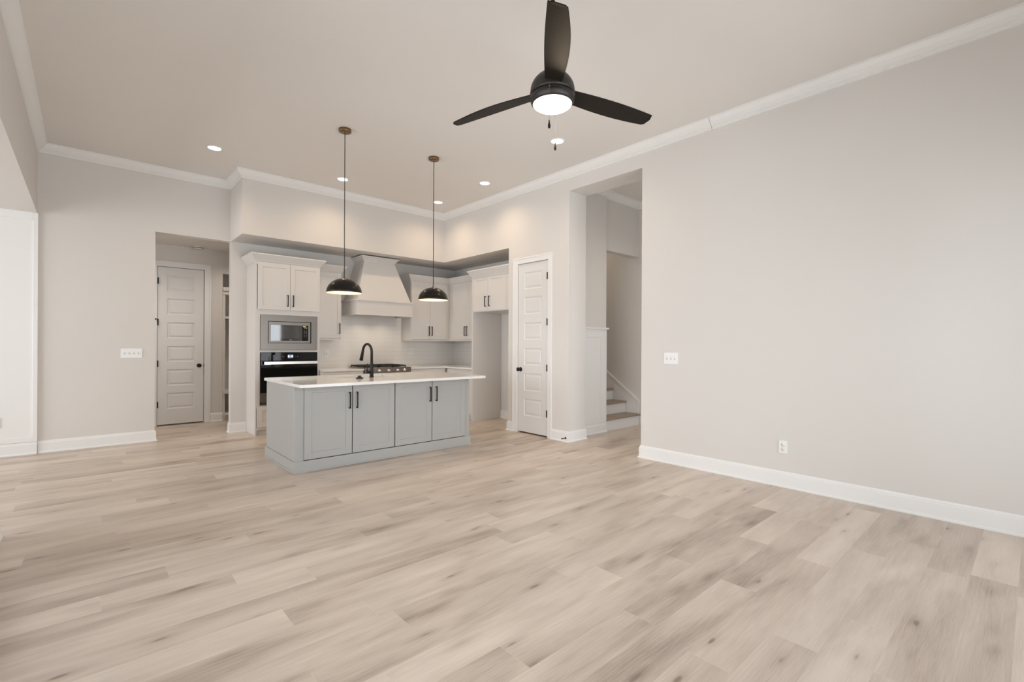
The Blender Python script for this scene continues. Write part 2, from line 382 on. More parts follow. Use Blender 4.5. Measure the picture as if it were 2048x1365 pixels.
# foyer and stair walls
struct(MB().box(XST, XST+0.12, 1.4, 8.0, 0, H).build('wall_foyer_right', M_WALL))
struct(MB().box(XR+TW, 5.69, YC, YC+0.1, 0, H).box(5.57, 5.69, YC+0.1, 6.4, 0, H).build('wall_foyer_column', M_WALL))
struct(MB().box(5.69, XST, YC+0.04, YC+0.17, 2.69, H).build('wall_stair_header', M_WALL))
struct(MB().box(5.57, XST+0.12, 6.4, 6.52, 0, H).build('wall_stair_back', M_WALL))
struct(wall_with_holes('y', 1.4, 1.52, XR+TW, XST, 0, H, [(5.3, 6.4, 0.5, 2.5)]).build('wall_foyer_front', M_WALL))
# hall
HX0, HX1 = 0.796, 1.393
wh = MB()
wh.box(-0.5, HX0-0.006, YH, YH+0.12, 0, 2.79); wh.box(HX0-0.006, HX1+0.006, YH, YH+0.12, DZ+0.006, 2.79); wh.box(HX1+0.006, 1.655, YH, YH+0.12, 0, 2.79)
wh.box(1.655, 3.6, YH, YH+0.12, 2.418, 2.79); wh.box(2.75, 3.6, YH, YH+0.12, 0, 2.418); wh.box(1.53, 2.9, YH+0.42, YH+0.5, 0, 2.79)
wh.box(1.53, 1.655, YH+0.12, YH+0.42, 0, 2.79); wh.box(2.75, 2.9, YH+0.12, YH+0.42, 0, 2.79); wh.box(1.655, 2.75, YH+0.12, YH+0.42, 2.418, 2.79)
struct(wh.build('wall_hall_back', M_WALL))
struct(MB().box(-0.5, -0.38, YB+0.12, YH, 0, 2.79).build('wall_hall_left', M_WALL))
struct(MB().box(3.48, 3.6, YB+0.12, YH, 0, 2.79).build('wall_hall_right', M_WALL))
struct(MB().box(HX0-0.2, HX1+0.13, YH+0.2, YH+0.28, 0, 2.79).build('wall_hall_closet', M_WALL))

# crown moulding
loop = [(XL, YR), (XL, YB), (XS, YB), (XS, YS), (XR, YS), (XR, 2.20)]
k = 1
for mb in sweep(loop, CROWN): struct(mb.build('trim_%d' % k, M_TRIM)); k += 1
for mb in sweep([(XR, 2.196), (XR, YR), (XL, YR)], CROWN): struct(mb.build('trim_%d' % k, M_TRIM)); k += 1
for mb in sweep([(XR+TW, YC), (5.69, YC), (5.69, YC+0.04), (XST, YC+0.04), (XST, 1.52)], CROWN): struct(mb.build('trim_%d' % k, M_TRIM)); k += 1
# baseboards
def base(name, path): struct(merge(sweep(path, BASE)).build(name, M_TRIM))
base('baseboard_left', [(XL, YR), (XL, YPIER), (XL-0.12, YPIER)])
base('baseboard_back_left', [(XL+0.012, YB), (XH1, YB), (XH1, YB+0.12)])
base('baseboard_back_right', [(XH2, YB+0.12), (XH2, YB), (1.717, YB)])
base('baseboard_nook', [(-4.0, YPIER+0.02), (-4.0, YN), (-0.42, YN)])
base('baseboard_hall', [(1.489, YH), (1.655, YH)])
base('baseboard_pantry_left', [(XR+0.3, YP), (XR, YP), (XR, 5.178)])
base('baseboard_pantry_right', [(XR, 4.392), (XR, YO2), (XR+TW, YO2), (XR+TW, YC)])
base('baseboard_foyer', [(XR+TW+0.03, YC), (5.69, YC)])
base('baseboard_right', [(XR+TW, YO1), (XR, YO1), (XR, YR)])
base('baseboard_rear', [(XR, YR), (XL, YR)])
base('baseboard_alcove', [(XK, 6.25), (XK, YP)])
# wainscot in the foyer
ws = MB()
ws.box(XR+TW, 5.545, YC-0.003, YC-0.0002, 0.20, 1.39)
ws.box(XR+TW, 5.69, YC-0.012, YC, 0.14, 0.20).box(XR+TW, 5.69, YC-0.012, YC, 1.39, 1.505).box(5.545, 5.69, YC-0.012, YC, 0.20, 1.39)
ws.box(XR+TW, 5.715, YC-0.035, YC+0.003, 1.505, 1.53)
struct(ws.build('trim_wainscot', M_TRIM, None, 0.003))
# stair skirt board
sk = MB(); sl = 0.183 / 0.255
def sy(y): return 0.36 + (y - 4.27) * sl
sk.add([(XST-0.014, 4.27, 0.0), (XST-0.014, 4.27, sy(4.27)), (XST-0.014, 6.4, sy(6.4)), (XST-0.014, 6.4, 0),
        (XST, 4.27, 0.0), (XST, 4.27, sy(4.27)), (XST, 6.4, sy(6.4)), (XST, 6.4, 0)],
       [(0,1,2,3), (4,7,6,5), (0,4,5,1), (1,5,6,2), (2,6,7,3), (3,7,4,0)])
c0, c1 = sy(4.27), sy(6.4)
sk.add([(XST-0.024, 4.262, c0), (XST-0.024, 4.262, c0+0.03), (XST-0.024, 6.4, c1+0.03), (XST-0.024, 6.4, c1), (XST, 4.262, c0), (XST, 4.262, c0+0.03), (XST, 6.4, c1+0.03), (XST, 6.4, c1)],
       [(0,1,2,3), (4,7,6,5), (0,4,5,1), (1,5,6,2), (2,6,7,3), (3,7,4,0)])
struct(sk.build('trim_stair_skirt', M_TRIM))

# windows (behind the camera, in the nook and an added one in the entry for light)
def window(name, axis, c, a0, a1, z0, z1, inward):
    w = bpy.data.objects.new(name, None); w.location = ((a0+a1)/2, c, z0) if axis == 'y' else (c, (a0+a1)/2, z0); COL.objects.link(w); struct(w)
    fr = MB(); gl = MB()
    def bx(mb, p, q, t, r_, s_):
        if axis == 'y': mb.box(p, q, c-t, c+t, r_, s_)
        else: mb.box(c-t, c+t, p, q, r_, s_)
    f = 0.05; zm = (z0+z1)/2
    for p, q, r_, s_ in ((a0, a0+f, z0, z1), (a1-f, a1, z0, z1), (a0+f, a1-f, z0, z0+f), (a0+f, a1-f, z1-f, z1), (a0+f, a1-f, zm-0.025, zm+0.025)): bx(fr, p, q, 0.035, r_, s_)
    bx(gl, a0+f, a1-f, 0.004, z0+f, zm-0.025); bx(gl, a0+f, a1-f, 0.004, zm+0.025, z1-f)
    fr.build('window_frame', M_TRIM, w); gl.build('window_pane', M_GLASS, w)
i = 1
for h in REARW: window('window_%d' % i, 'y', YR-0.06, *h, 1); i += 1
for h in LEFTW: window('window_%d' % i, 'x', XL-0.06, *h, 1); i += 1
for h in NOOKW: window('window_%d' % i, 'x', -4.06, *h, 1); i += 1
window('window_%d' % i, 'y', 1.46, 5.3, 6.4, 0.5, 2.5, 1)  # unseen entry window, put in to let light into the foyer

# ------------------------------------------------------------------ interior doors
PZ = [(0.254, 0.502), (0.612, 0.867), (0.981, 1.227), (1.345, 1.594), (1.71, 1.961), (2.071, 2.315)]
def panel_door(T, w, z0=0.021, z1=2.44, t=0.035, sl_=0.118):
    mb = MB(T); xs = [0, sl_, w-sl_, w]; zs = [z0]
    for a, b in PZ: zs += [a, b]
    zs.append(z1)
    for i in range(3):
        for j in range(len(zs)-1):
            x0, x1, a, b = xs[i], xs[i+1], zs[j], zs[j+1]
            if i == 1 and j % 2 == 1:
                r0 = rect(x0, x1, a, b, 0); r1 = rect(x0+.006, x1-.006, a+.006, b-.006, 0.003); r_2 = rect(x0+.016, x1-.016, a+.016, b-.016, 0.009)
                r3 = rect(x0+.024, x1-.024, a+.024, b-.024, 0.009); r4 = rect(x0+.046, x1-.046, a+.046, b-.046, 0.003)
                for p, q in ((r0, r1), (r1, r_2), (r_2, r3), (r3, r4)): ring(mb, p, q)
                mb.add(r4, [(0,1,2,3)])
            else: mb.add(rect(x0, x1, a, b, 0), [(0,1,2,3)])
    f, bk = rect(0, w, z0, z1, 0), rect(0, w, z0, z1, t)
    ring(mb, bk, f); mb.add(bk, [(3,2,1,0)])
    return mb
def knob(T, parent, m):
    mb = MB(T)
    mb.lathe((0,0,0), [(0.031, 0.0), (0.031, -0.006), (0.026, -0.009), (0.012, -0.012), (0.011, -0.032), (0.018, -0.038), (0.027, -0.046), (0.029, -0.056), (0.025, -0.064), (0.014, -0.069), (0.0, -0.070)], 24, axis='y')
    o = mb.build('knob', m, parent); o['label'] = 'round black door knob'; return o
def interior_door(name, X, Y, rz, w, knob_x, hinge_x, casing_l, casing_r, stop):
    T = facing(X, Y, 0, rz)
    root = bpy.data.objects.new(name, None); root.location = (X, Y, 0); COL.objects.link(root); struct(root)
    Td = T @ Matrix.Translation((0, 0.006, 0))
    panel_door(Td, w).build('door_panel', M_DOOR, root)
    knob(Td @ Matrix.Translation((knob_x, 0, 0.918)), root, M_BLACK)
    for hz in (0.329, 0.957, 1.589, 2.222):
        hb = MB(T); s_ = 1 if hinge_x > w/2 else -1
        hb.box(min(hinge_x, hinge_x-0.012*s_), max(hinge_x, hinge_x-0.012*s_), 0.0035, 0.0062, hz-0.045, hz+0.045)
        hb.lathe((hinge_x-0.004*s_, -0.014, hz-0.047), [(0.0085, 0), (0.0085, 0.094)], 14); hb.box(hinge_x-0.004*s_-0.002, hinge_x-0.004*s_+0.002, -0.012, 0.005, hz-0.045, hz+0.045)
        hb.build('hinge', M_BLACK, root)['label'] = 'small black hinge'
    if stop:
        MB(T).box(hinge_x-0.03, hinge_x+0.012, -0.03, -0.004, 1.632, 1.64).lathe((hinge_x-0.026, -0.032, 1.636), [(0.008, -0.012), (0.008, 0.012)], 12).build('hinge_stop', M_BLACK, root)
    if knob_x > w/2:
        MB(T).box(w-0.002, w+0.012, -0.003, 0.004, 0.89, 0.945).build('strike_plate', M_BLACK, root)
    cs = MB(T); zt = DZ + 0.006; ct = 2.532
    def cas(x0, x1, a, b):
        cs.box(x0, x1, -0.014, 0, a, b)
    cas(-casing_l, -0.006, 0, ct); cas(w+0.006, w+casing_r, 0, ct); cas(-0.006, w+0.006, zt, ct)
    cs.box(-casing_l, -casing_l+0.022, -0.019, -0.014, 0, ct); cs.box(w+casing_r-0.022, w+casing_r, -0.019, -0.014, 0, ct); cs.box(-casing_l+0.022, w+casing_r-0.022, -0.019, -0.014, ct-0.022, ct)
    cs.build('door_casing', M_TRIM, root, 0.002)
    return root
interior_door('door_1', XR, DY1, RZ_RIGHT, DY1-DY0, 0.052, DY1-DY0+0.001, 0.105, 0.083, False)
interior_door('door_2', HX0, YH, RZ_BACK, HX1-HX0, HX1-HX0-0.062, -0.001, 0.08, 0.094, True)

# ------------------------------------------------------------------ kitchen cabinets
YF, YTB = 7.185, YB-0.001
def crown_path(parent, path, z0, hgt=0.107, proj=0.072, name='crown'):
    pr = [(0, z0-0.02), (0.004, z0-0.02), (0.004, z0), (0.010, z0+0.004), (0.016, z0+0.02), (proj-0.006, z0+hgt-0.022), (proj, z0+hgt-0.016), (proj, z0+hgt), (0, z0+hgt)]
    return merge(sweep(path, pr)).build(name, M_CAB, parent)
# tall oven cabinet
t = thing('oven_cabinet', (2.153, 7.42, 0), 'tall white cabinet tower holding the microwave and wall oven', 'cabinet')
b = MB()
b.box(1.719, 1.738, YF, YTB, 0, 2.405).box(2.568, 2.587, YF, YTB, 0.0, 2.405).box(1.738, 2.568, YF+0.45, YTB, 0.09, 2.405)
b.box(1.778, 2.552, YF, YF+0.45, 1.677, 1.760).box(1.778, 2.552, YF, YF+0.45, 1.150, 1.181).box(1.778, 2.552, YF, YF+0.45, 0.385, 0.414).box(1.738, 2.568, YF, YF+0.45, 0.075, 0.11)
b.box(1.738, 1.778, YF, YF+0.02, 0.385, 1.760).box(2.552, 2.568, YF, YF+0.02, 0.385, 1.760).box(1.738, 2.568, YF, YTB, 2.37, 2.405)
b.build('body', M_CAB, t)
MB().box(1.738, 2.568, YF+0.03, YF+0.045, 0, 0.075).build('toe_kick', M_CAB, t)
cab_door(t, facing(1.745, YF-0.019, 1.748, 0), 0.419, 0.652, 0.384, 0.135)
cab_door(t, facing(2.168, YF-0.019, 1.748, 0), 0.415, 0.652, 0.035, 0.135)
cab_door(t, facing(1.745, YF-0.019, 0.112, 0), 0.838, 0.288, name='drawer_front')
crown_path(t, [(1.719, YTB), (1.719, YF), (2.587, YF), (2.587, 7.262)], 2.408)

# microwave
t = thing('microwave', (2.163, 7.38, 1.184), 'built-in stainless steel microwave above the wall oven', 'microwave')
fr = MB(); y0 = YF-0.022
ring(fr, rect(1.779, 2.548, 1.184, 1.674, y0), rect(1.873, 2.459, 1.277, 1.588, y0)); ring(fr, rect(1.779, 2.548, 1.184, 1.674, YF-0.001), rect(1.779, 2.548, 1.184, 1.674, y0)); ring(fr, rect(1.873, 2.459, 1.277, 1.588, y0), rect(1.873, 2.459, 1.277, 1.588, YF+0.02))
fr.build('trim_frame', M_STEEL, t)
MB().box(1.80, 2.53, YF+0.016, YF+0.36, 1.20, 1.66).build('casing', M_SLOT, t)
fc = MB(); yf = YF-0.012
ring(fc, rect(1.884, 2.449, 1.284, 1.580, yf), rect(1.912, 2.420, 1.312, 1.536, yf)); ring(fc, rect(1.884, 2.449, 1.284, 1.580, YF+0.015), rect(1.884, 2.449, 1.284, 1.580, yf)); ring(fc, rect(1.912, 2.420, 1.312, 1.536, yf), rect(1.912, 2.420, 1.312, 1.536, yf+0.004))
fc.build('door_frame', M_STEEL, t)
MB().box(1.912, 2.335, yf+0.003, yf+0.012, 1.312, 1.536).build('door_glass', M_MWGLASS, t)
MB().box(2.338, 2.420, yf+0.003, yf+0.012, 1.312, 1.536).build('control_panel', M_GLASSBLK, t)
MB().box(1.955, 2.285, yf+0.0022, yf+0.003, 1.346, 1.524).build('viewing_window', M_GREYGLASS, t)
MB().box(2.345, 2.386, yf+0.0015, yf+0.003, 1.514, 1.530).build('sticker', M_STICKER, t)
for x0, w in ((2.366, .010), (2.379, .008), (2.390, .013)): MB().box(x0, x0+w, yf+0.002, yf+0.003, 1.497, 1.508).build('panel_marking', M_MARK, t)
for r_ in range(5):
    for c in range(2): MB().box(2.358+c*0.03, 2.370+c*0.03, yf+0.0024, yf+0.003, 1.372+r_*0.022, 1.375+r_*0.022).build('button_mark', M_MARK, t)
for j in range(4): MB().box(2.160+j*0.009, 2.166+j*0.009, yf+0.002, yf+0.003, 1.324, 1.331).build('badge_letter', M_MARK, t)
MB().box(2.336, 2.3375, yf-0.0005, yf+0.003, 1.536, 1.580).build('door_seam', M_SLOT, t)

# wall oven
t = thing('wall_oven', (2.167, 7.4, 0.417), 'black glass wall oven with a steel bar handle under the microwave', 'oven')
MB().box(1.80, 2.535, YF+0.002, YF+0.44, 0.424, 1.14).build('casing', M_SLOT, t)
yo = YF-0.022
MB().box(1.783, 2.549, yo, YF-0.001, 1.032, 1.147).build('control_panel', M_GLASSBLK, t, 0.002)
MB().box(1.783, 2.549, yo-0.010, YF-0.001, 0.584, 1.028).build('door_glass', M_GLASSBLK, t, 0.003)
MB().box(1.783, 2.549, yo-0.010, YF-0.001, 0.455, 0.582).build('lower_panel', M_STEELDK, t, 0.002)
vt = MB()
for z in (0.419, 0.432, 0.444): vt.box(1.787, 2.545, yo, YF-0.001, z, z+0.007)
vt.build('vent', M_STEELDK, t)
hd = MB().box(1.811, 2.535, yo-0.062, yo-0.048, 0.979, 1.021); hd.box(1.83, 1.848, yo-0.05, yo-0.008, 0.988, 1.012); hd.box(2.498, 2.516, yo-0.05, yo-0.008, 0.988, 1.012)
hd.build('handle', M_BRIGHT, t, 0.003)['label'] = 'bright steel bar handle'
dsp = MB().box(2.134, 2.206, yo-0.0012, yo, 1.062, 1.117).build('display', M_DISPLAY, t)
def text_mesh(name, body, size, T, m, parent):
    cu = bpy.data.curves.new(name, 'FONT'); cu.body = body; cu.size = size; cu.align_x = 'CENTER'; cu.align_y = 'CENTER'; cu.extrude = 0.0004
    o = bpy.data.objects.new(name + '_tmp', cu); COL.objects.link(o); dg = bpy.context.evaluated_depsgraph_get()
    me = bpy.data.meshes.new_from_object(o.evaluated_get(dg)); bpy.data.objects.remove(o)
    me.name = name; org = parent_origin(parent)
    M = Matrix.Translation(-org) @ T @ Matrix.Rotation(R(90), 4, 'X')
    me.transform(M); me.materials.clear(); me.materials.append(m)
    o = bpy.data.objects.new(name, me); COL.objects.link(o); o.parent = parent; return o
text_mesh('clock_digits', '8:18', 0.042, Matrix.Translation((2.170, yo-0.0018, 1.090)), M_DIGIT, dsp)
for x0 in (2.062, 2.072, 2.082, 2.232, 2.262, 2.268): MB().box(x0, x0+0.005, yo-0.0006, yo, 1.087, 1.092).build('touch_mark', M_MARK, t)

# upper cabinets
YU, ZU0, ZU1 = 7.339, 1.350, 2.385
t = thing('upper_cabinet', (2.78, 7.5, 1.335), 'narrow single-door white upper cabinet between oven tower and range hood', 'cabinet')
MB().box(2.589, 2.972, YU, YTB, ZU0, ZU1).build('body', M_CAB, t)
MB().box(2.589, 2.978, YU-0.022, YTB, ZU0-0.017, ZU0).build('light_rail', M_CAB, t)
cab_door(t, facing(2.594, YU-0.019, ZU0+0.012, 0), 0.374, 1.012, 0.345, 0.15)
crown_path(t, [(2.589, YU), (2.972, YU), (2.972, YTB)], ZU1)
t = thing('upper_cabinet', (4.6, 7.5, 1.335), 'two-door white upper cabinet on the back wall right of the range hood', 'cabinet')
MB().box(4.213, 5.018, YU, YTB, ZU0, ZU1).build('body', M_CAB, t)
MB().box(4.207, 4.996, YU-0.022, YTB, ZU0-0.017, ZU0).build('light_rail', M_CAB, t)
cab_door(t, facing(4.221, YU-0.019, ZU0+0.012, 0), 0.372, 1.012, 0.345, 0.15)
cab_door(t, facing(4.598, YU-0.019, ZU0+0.012, 0), 0.370, 1.012, 0.030, 0.15)
cpr = [(0, ZU1-0.02), (0.004, ZU1-0.02), (0.004, ZU1), (0.010, ZU1+0.004), (0.016, ZU1+0.02), (0.066, ZU1+0.085), (0.072, ZU1+0.091), (0.072, ZU1+0.107), (0, ZU1+0.107)]
csegs = sweep([(4.213, YTB), (4.213, YU), (5.02, YU), (5.02, 6.284)], cpr)
merge(csegs[:2]).build('crown', M_CAB, t)
XU = 5.02
t = thing('upper_cabinet', (5.2, 6.8, 1.335), 'two-door white upper cabinet on the right wall beside the fridge alcove', 'cabinet')
MB().box(XU, XK-0.001, 6.284, YU-0.001, ZU0, ZU1).build('body', M_CAB, t)
MB().box(XU-0.022, XK-0.001, 6.284, YU-0.002, ZU0-0.017, ZU0).build('light_rail', M_CAB, t)
cab_door(t, facing(XU-0.019, 7.215, ZU0+0.012, RZ_RIGHT), 0.444, 1.012, 0.415, 0.15)
cab_door(t, facing(XU-0.019, 6.767, ZU0+0.012, RZ_RIGHT), 0.444, 1.012, 0.030, 0.15)
sweep([(4.213, YU-0.001), (5.02, YU-0.001), (5.02, 6.284)], cpr)[1].build('crown', M_CAB, t)
# fridge cabinet with its side panel
XF = 4.77
t = thing('fridge_cabinet', (5.05, 5.8, 0), 'white two-door cabinet bridging the empty fridge alcove on a tall side panel', 'cabinet')
MB().box(XF-0.02, XK-0.002, 6.255, 6.28, 0, 2.385).build('side_panel', M_CAB, t)
MB().box(XF, XK-0.002, YP+0.002, 6.255, 1.806, 2.385).build('body', M_CAB, t)
cab_door(t, facing(XF-0.019, 6.252, 1.816, RZ_RIGHT), 0.385, 0.562, 0.340, 0.15)
cab_door(t, facing(XF-0.019, 5.864, 1.816, RZ_RIGHT), 0.43, 0.562, 0.050, 0.15)
MB().box(XF-0.019, XF, YP+0.002, 5.430, 1.816, 2.378).build('filler', M_CAB, t)
crown_path(t, [(4.945, 6.28), (XF-0.02, 6.28), (XF-0.02, YP+0.002)], 2.385, 0.105, 0.062)

# base cabinets (seen in slivers behind the island)
YBF = 7.06
def drawer(parent, T, w, h): shaker(T, w, h, fr=0.05).build('drawer_front', M_CAB, parent)
t = thing('base_cabinet', (2.80, 7.36, 0), 'white base cabinet between the oven tower and the cooktop', 'cabinet')
MB().box(2.589, 3.219, YBF, YTB, 0.1, ZC-0.031).build('body', M_CAB, t)
MB().box(2.589, 3.219, YBF+0.06, YBF+0.075, 0, 0.1).build('toe_kick', M_CAB, t)
drawer(t, facing(2.594, YBF-0.019, 0.70, 0), 0.62, 0.148); cab_door(t, facing(2.594, YBF-0.019, 0.105, 0), 0.62, 0.588)
t = thing('base_cabinet', (3.52, 7.36, 0), 'white base cabinet directly under the cooktop', 'cabinet')
MB().box(3.221, 4.024, YBF, YTB, 0.1, 0.805).build('body', M_CAB, t)
MB().box(3.221, 4.024, YBF+0.06, YBF+0.075, 0, 0.1).build('toe_kick', M_CAB, t)
cab_door(t, facing(3.226, YBF-0.019, 0.105, 0), 0.394, 0.695); cab_door(t, facing(3.624, YBF-0.019, 0.105, 0), 0.394, 0.695)
t = thing('base_cabinet', (4.4, 7.36, 0), 'white base cabinet right of the cooktop towards the corner', 'cabinet')
MB().box(4.026, 4.755, YBF, YTB, 0.1, ZC-0.031).build('body', M_CAB, t)
MB().box(4.026, 4.755, YBF+0.06, YBF+0.075, 0, 0.1).build('toe_kick', M_CAB, t)
drawer(t, facing(4.032, YBF-0.019, 0.70, 0), 0.62, 0.148); cab_door(t, facing(4.032, YBF-0.019, 0.105, 0), 0.62, 0.588)
XBF = 4.785
t = thing('base_cabinet', (5.05, 6.8, 0), 'white base cabinet on the right wall next to the fridge side panel', 'cabinet')
MB().box(XBF, XK-0.001, 6.284, YTB, 0.1, ZC-0.031).build('body', M_CAB, t)
MB().box(XBF+0.06, XBF+0.075, 6.284, 7.0, 0, 0.1).build('toe_kick', M_CAB, t)
drawer(t, facing(XBF-0.019, 7.0, 0.70, RZ_RIGHT), 0.70, 0.148); cab_door(t, facing(XBF-0.019, 7.0, 0.105, RZ_RIGHT), 0.70, 0.588)
# kitchen counters
tag(MB().box(2.589, 3.222, 7.028, YTB, ZC-0.03, ZC).build('countertop', M_QUARTZ, None, 0.003), 'short white quartz countertop left of the cooktop', 'countertop')
L = [(4.026, 7.028), (4.728, 7.028), (4.728, 6.284), (XK-0.001, 6.284), (XK-0.001, YTB), (4.026, YTB)]
tag(MB().prism(L, ZC-0.03, ZC).build('countertop', M_QUARTZ, None, 0.003), 'white L-shaped quartz countertop turning the corner right of the cooktop', 'countertop')
# backsplash tile
struct(MB().box(2.589, XK-0.006, YB-0.006, YB, ZC+0.001, ZU0-0.018).box(2.980, 4.205, YB-0.006, YB, ZU0-0.018, 1.95).box(XK-0.006, XK, 6.284, YB-0.006, ZC+0.001, ZU0-0.018).build('wall_backsplash', M_TILE))

# range hood
t = thing('range_hood', (3.61, 7.4, 1.735), 'white tapered wooden range hood above the cooktop', 'range hood')
hb = MB(); z0, z1 = 1.978, 2.690
q0 = [(3.145, 7.112), (4.080, 7.112), (4.080, YTB), (3.145, YTB)]; q1 = [(3.350, 7.305), (3.845, 7.305), (3.845, YTB), (3.350, YTB)]
hb.add([(x, y, z0) for x, y in q0] + [(x, y, z1) for x, y in q1], [(3,2,1,0), (4,5,6,7), (0,1,5,4), (1,2,6,5), (2,3,7,6), (3,0,4,7)])
hb.build('chimney', M_CAB, t)
bb = MB()
bb.box(3.122, 4.104, 7.098, 7.118, 1.742, 1.958).box(3.122, 3.142, 7.118, 7.655, 1.742, 1.958).box(4.084, 4.104, 7.118, 7.655, 1.742, 1.958)
bb.box(3.104, 4.122, 7.080, 7.655, 1.955, 1.980)
bb.box(3.110, 4.116, 7.086, 7.106, 1.732, 1.750).box(3.110, 3.130, 7.106, 7.655, 1.732, 1.750).box(4.096, 4.116, 7.106, 7.655, 1.732, 1.750)
bb.build('band', M_CAB, t, 0.003)
MB().box(3.142, 4.084, 7.118, 7.655, 1.775, 1.79).build('insert', M_STEEL, t)
for x in (3.40, 3.82):
    lp = MB().lathe((x, 7.36, 1.7748), [(0.030, 0), (0.030, -0.003), (0, -0.004)], 24).build('hood_lamp', M_LENS, t)
    spot('hood_light', (x, 7.36, 1.765), t, 5.0, (1.0, 0.82, 0.62), R(140), 0.8, 0.03)
pr = [(0, 2.615), (0.010, 2.618), (0.012, 2.640), (0.022, 2.646), (0.045, 2.676), (0.062, 2.684), (0.066, 2.700), (0, 2.700)]
merge(sweep([(3.330, YTB), (3.330, 7.290), (3.865, 7.290), (3.865, YTB)], pr)).build('crown', M_CAB, t)

# cooktop
t = thing('cooktop', (3.52, 7.3, 0.81), 'stainless gas cooktop with black grates under the range hood', 'cooktop')
MB().box(3.224, 4.022, 7.01, 7.62, 0.812, 0.897).build('body', M_STEEL, t, 0.003)
MB().box(3.224, 4.022, 6.985, 7.012, 0.812, 0.899).build('front_panel', M_STEELDK, t, 0.004)
for j, x in enumerate((3.315, 3.455, 3.62, 3.78, 3.90)):
    MB().lathe((x, 6.985, 0.852), [(0.024, 0), (0.024, -0.004), (0.019, -0.006), (0.018, -0.026), (0.015, -0.030), (0, -0.030)], 20, axis='y').build('control_knob', M_BRIGHT, t)
for j in range(3):
    x0 = 3.240 + j*0.247; x1 = x0+0.240; g = MB(); zg = 0.930
    for a in (x0, (x0+x1)/2-0.006, x1-0.012): g.box(a, a+0.012, 7.07, 7.58, zg-0.022, zg)
    for y in (7.07, 7.19, 7.32, 7.45, 7.568): g.box(x0, x1, y, y+0.012, zg-0.020, zg)
    for a in (x0, x1-0.014):
        for y in (7.07, 7.566): g.box(a, a+0.014, y, y+0.014, 0.8975, zg)
    g.build('grate', M_IRON, t, 0.002)
for x, y in ((3.36, 7.2), (3.36, 7.45), (3.607, 7.325), (3.854, 7.2), (3.854, 7.45)):
    MB().lathe((x, y, 0.8975), [(0.05, 0), (0.05, 0.006), (0.036, 0.008), (0.036, 0.014), (0, 0.015)], 24).build('burner', M_IRON, t)

# ------------------------------------------------------------------ island
IX0, IX1, IY0, IY1 = 1.512, 3.632, 4.850, 5.822
t = thing('kitchen_island', (2.57, 5.33, 0), 'grey shaker kitchen island cabinet under a white quartz top', 'kitchen island')
MB().box(IX0, IX1, IY0, IY1, 0.09, ZC-0.030).build('body', M_ISL, t, 0.002)
bt = MB()
bt.box(IX0-0.014, IX1+0.014, IY0-0.016, IY0, 0, 0.112).box(IX0-0.014, IX0, IY0, IY1+0.014, 0, 0.112).box(IX1, IX1+0.014, IY0, IY1+0.014, 0, 0.112).box(IX0, IX1, IY1, IY1+0.014, 0, 0.112)
bt.box(IX0-0.022, IX1+0.022, IY0-0.024, IY0-0.016, 0, 0.016).box(IX0-0.022, IX0-0.014, IY0-0.016, IY1+0.02, 0, 0.016).box(IX1+0.014, IX1+0.022, IY0-0.016, IY1+0.02, 0, 0.016)
bt.build('base_trim', M_ISL, t, 0.003)
dz0, dh = 0.121, 0.728
for x0, w, hx in ((1.598, 0.484, 0.454), (2.091, 0.484, 0.040), (2.586, 0.478, 0.448), (3.073, 0.486, 0.046)):
    cab_door(t, facing(x0, IY0-0.019, dz0, 0), w, dh, hx, 0.56, M_ISL, 0.172, 0.066)
gp = MB()
for x0, x1 in ((2.0825, 2.0905), (2.5755, 2.5855), (3.0645, 3.0725)): gp.box(x0, x1, IY0-0.0035, IY0-0.0005, dz0, dz0+dh)
gp.box(1.598, 3.559, IY0-0.0035, IY0-0.0005, 0.1125, dz0-0.0005)
gp.build('door_gap', M_GAP, t)
# island worktop with a sink cutout and rounded corners
CX0, CX1, CY0, CY1 = 1.484, 3.712, 4.598, 5.846
SX0, SX1, SY0, SY1 = 2.10, 2.86, 5.27, 5.70
def rrect(x0, x1, y0, y1, r, n=6):
    pts = []
    for cx, cy, a0 in ((x1-r, y0+r, -90), (x1-r, y1-r, 0), (x0+r, y1-r, 90), (x0+r, y0+r, 180)):
        for k in range(n+1):
            a = R(a0 + 90*k/n); pts.append((cx + r*math.cos(a), cy + r*math.sin(a)))
    return pts
o = rrect(CX0, CX1, CY0, CY1, 0.030); q = rrect(SX0, SX1, SY0, SY1, 0.02); n = len(o)
ct = MB(); z0, z1 = ZC-0.030, ZC
vs = [(x, y, z1) for x, y in o] + [(x, y, z1) for x, y in q] + [(x, y, z0) for x, y in o] + [(x, y, z0) for x, y in q]
fs = []
for k in range(n):
    k2 = (k+1) % n
    fs += [(k, k2, n+k2, n+k), (2*n+k, 3*n+k, 3*n+k2, 2*n+k2), (k, 2*n+k, 2*n+k2, k2), (n+k, n+k2, 3*n+k2, 3*n+k)]
ct.add(vs, fs)
tag(ct.build('island_countertop', M_QUARTZ, None, 0.003), 'long white quartz worktop overhanging the grey island', 'countertop')
sk = MB(); 
def wallbox(x0, x1, y0, y1): sk.box(x0, x1, y0, y1, 0.66, ZC-0.0305)
t = thing('sink', (2.48, 5.485, 0.64), 'white undermount sink basin let into the island worktop', 'sink')
wallbox(SX0-0.014, SX0-0.002, SY0-0.014, SY1+0.014); wallbox(SX1+0.002, SX1+0.014, SY0-0.014, SY1+0.014); wallbox(SX0-0.002, SX1+0.002, SY0-0.014, SY0-0.002); wallbox(SX0-0.002, SX1+0.002, SY1+0.002, SY1+0.014)
sk.box(SX0-0.014, SX1+0.014, SY0-0.014, SY1+0.014, 0.65, 0.66)
sk.build('basin', M_SINK, t)
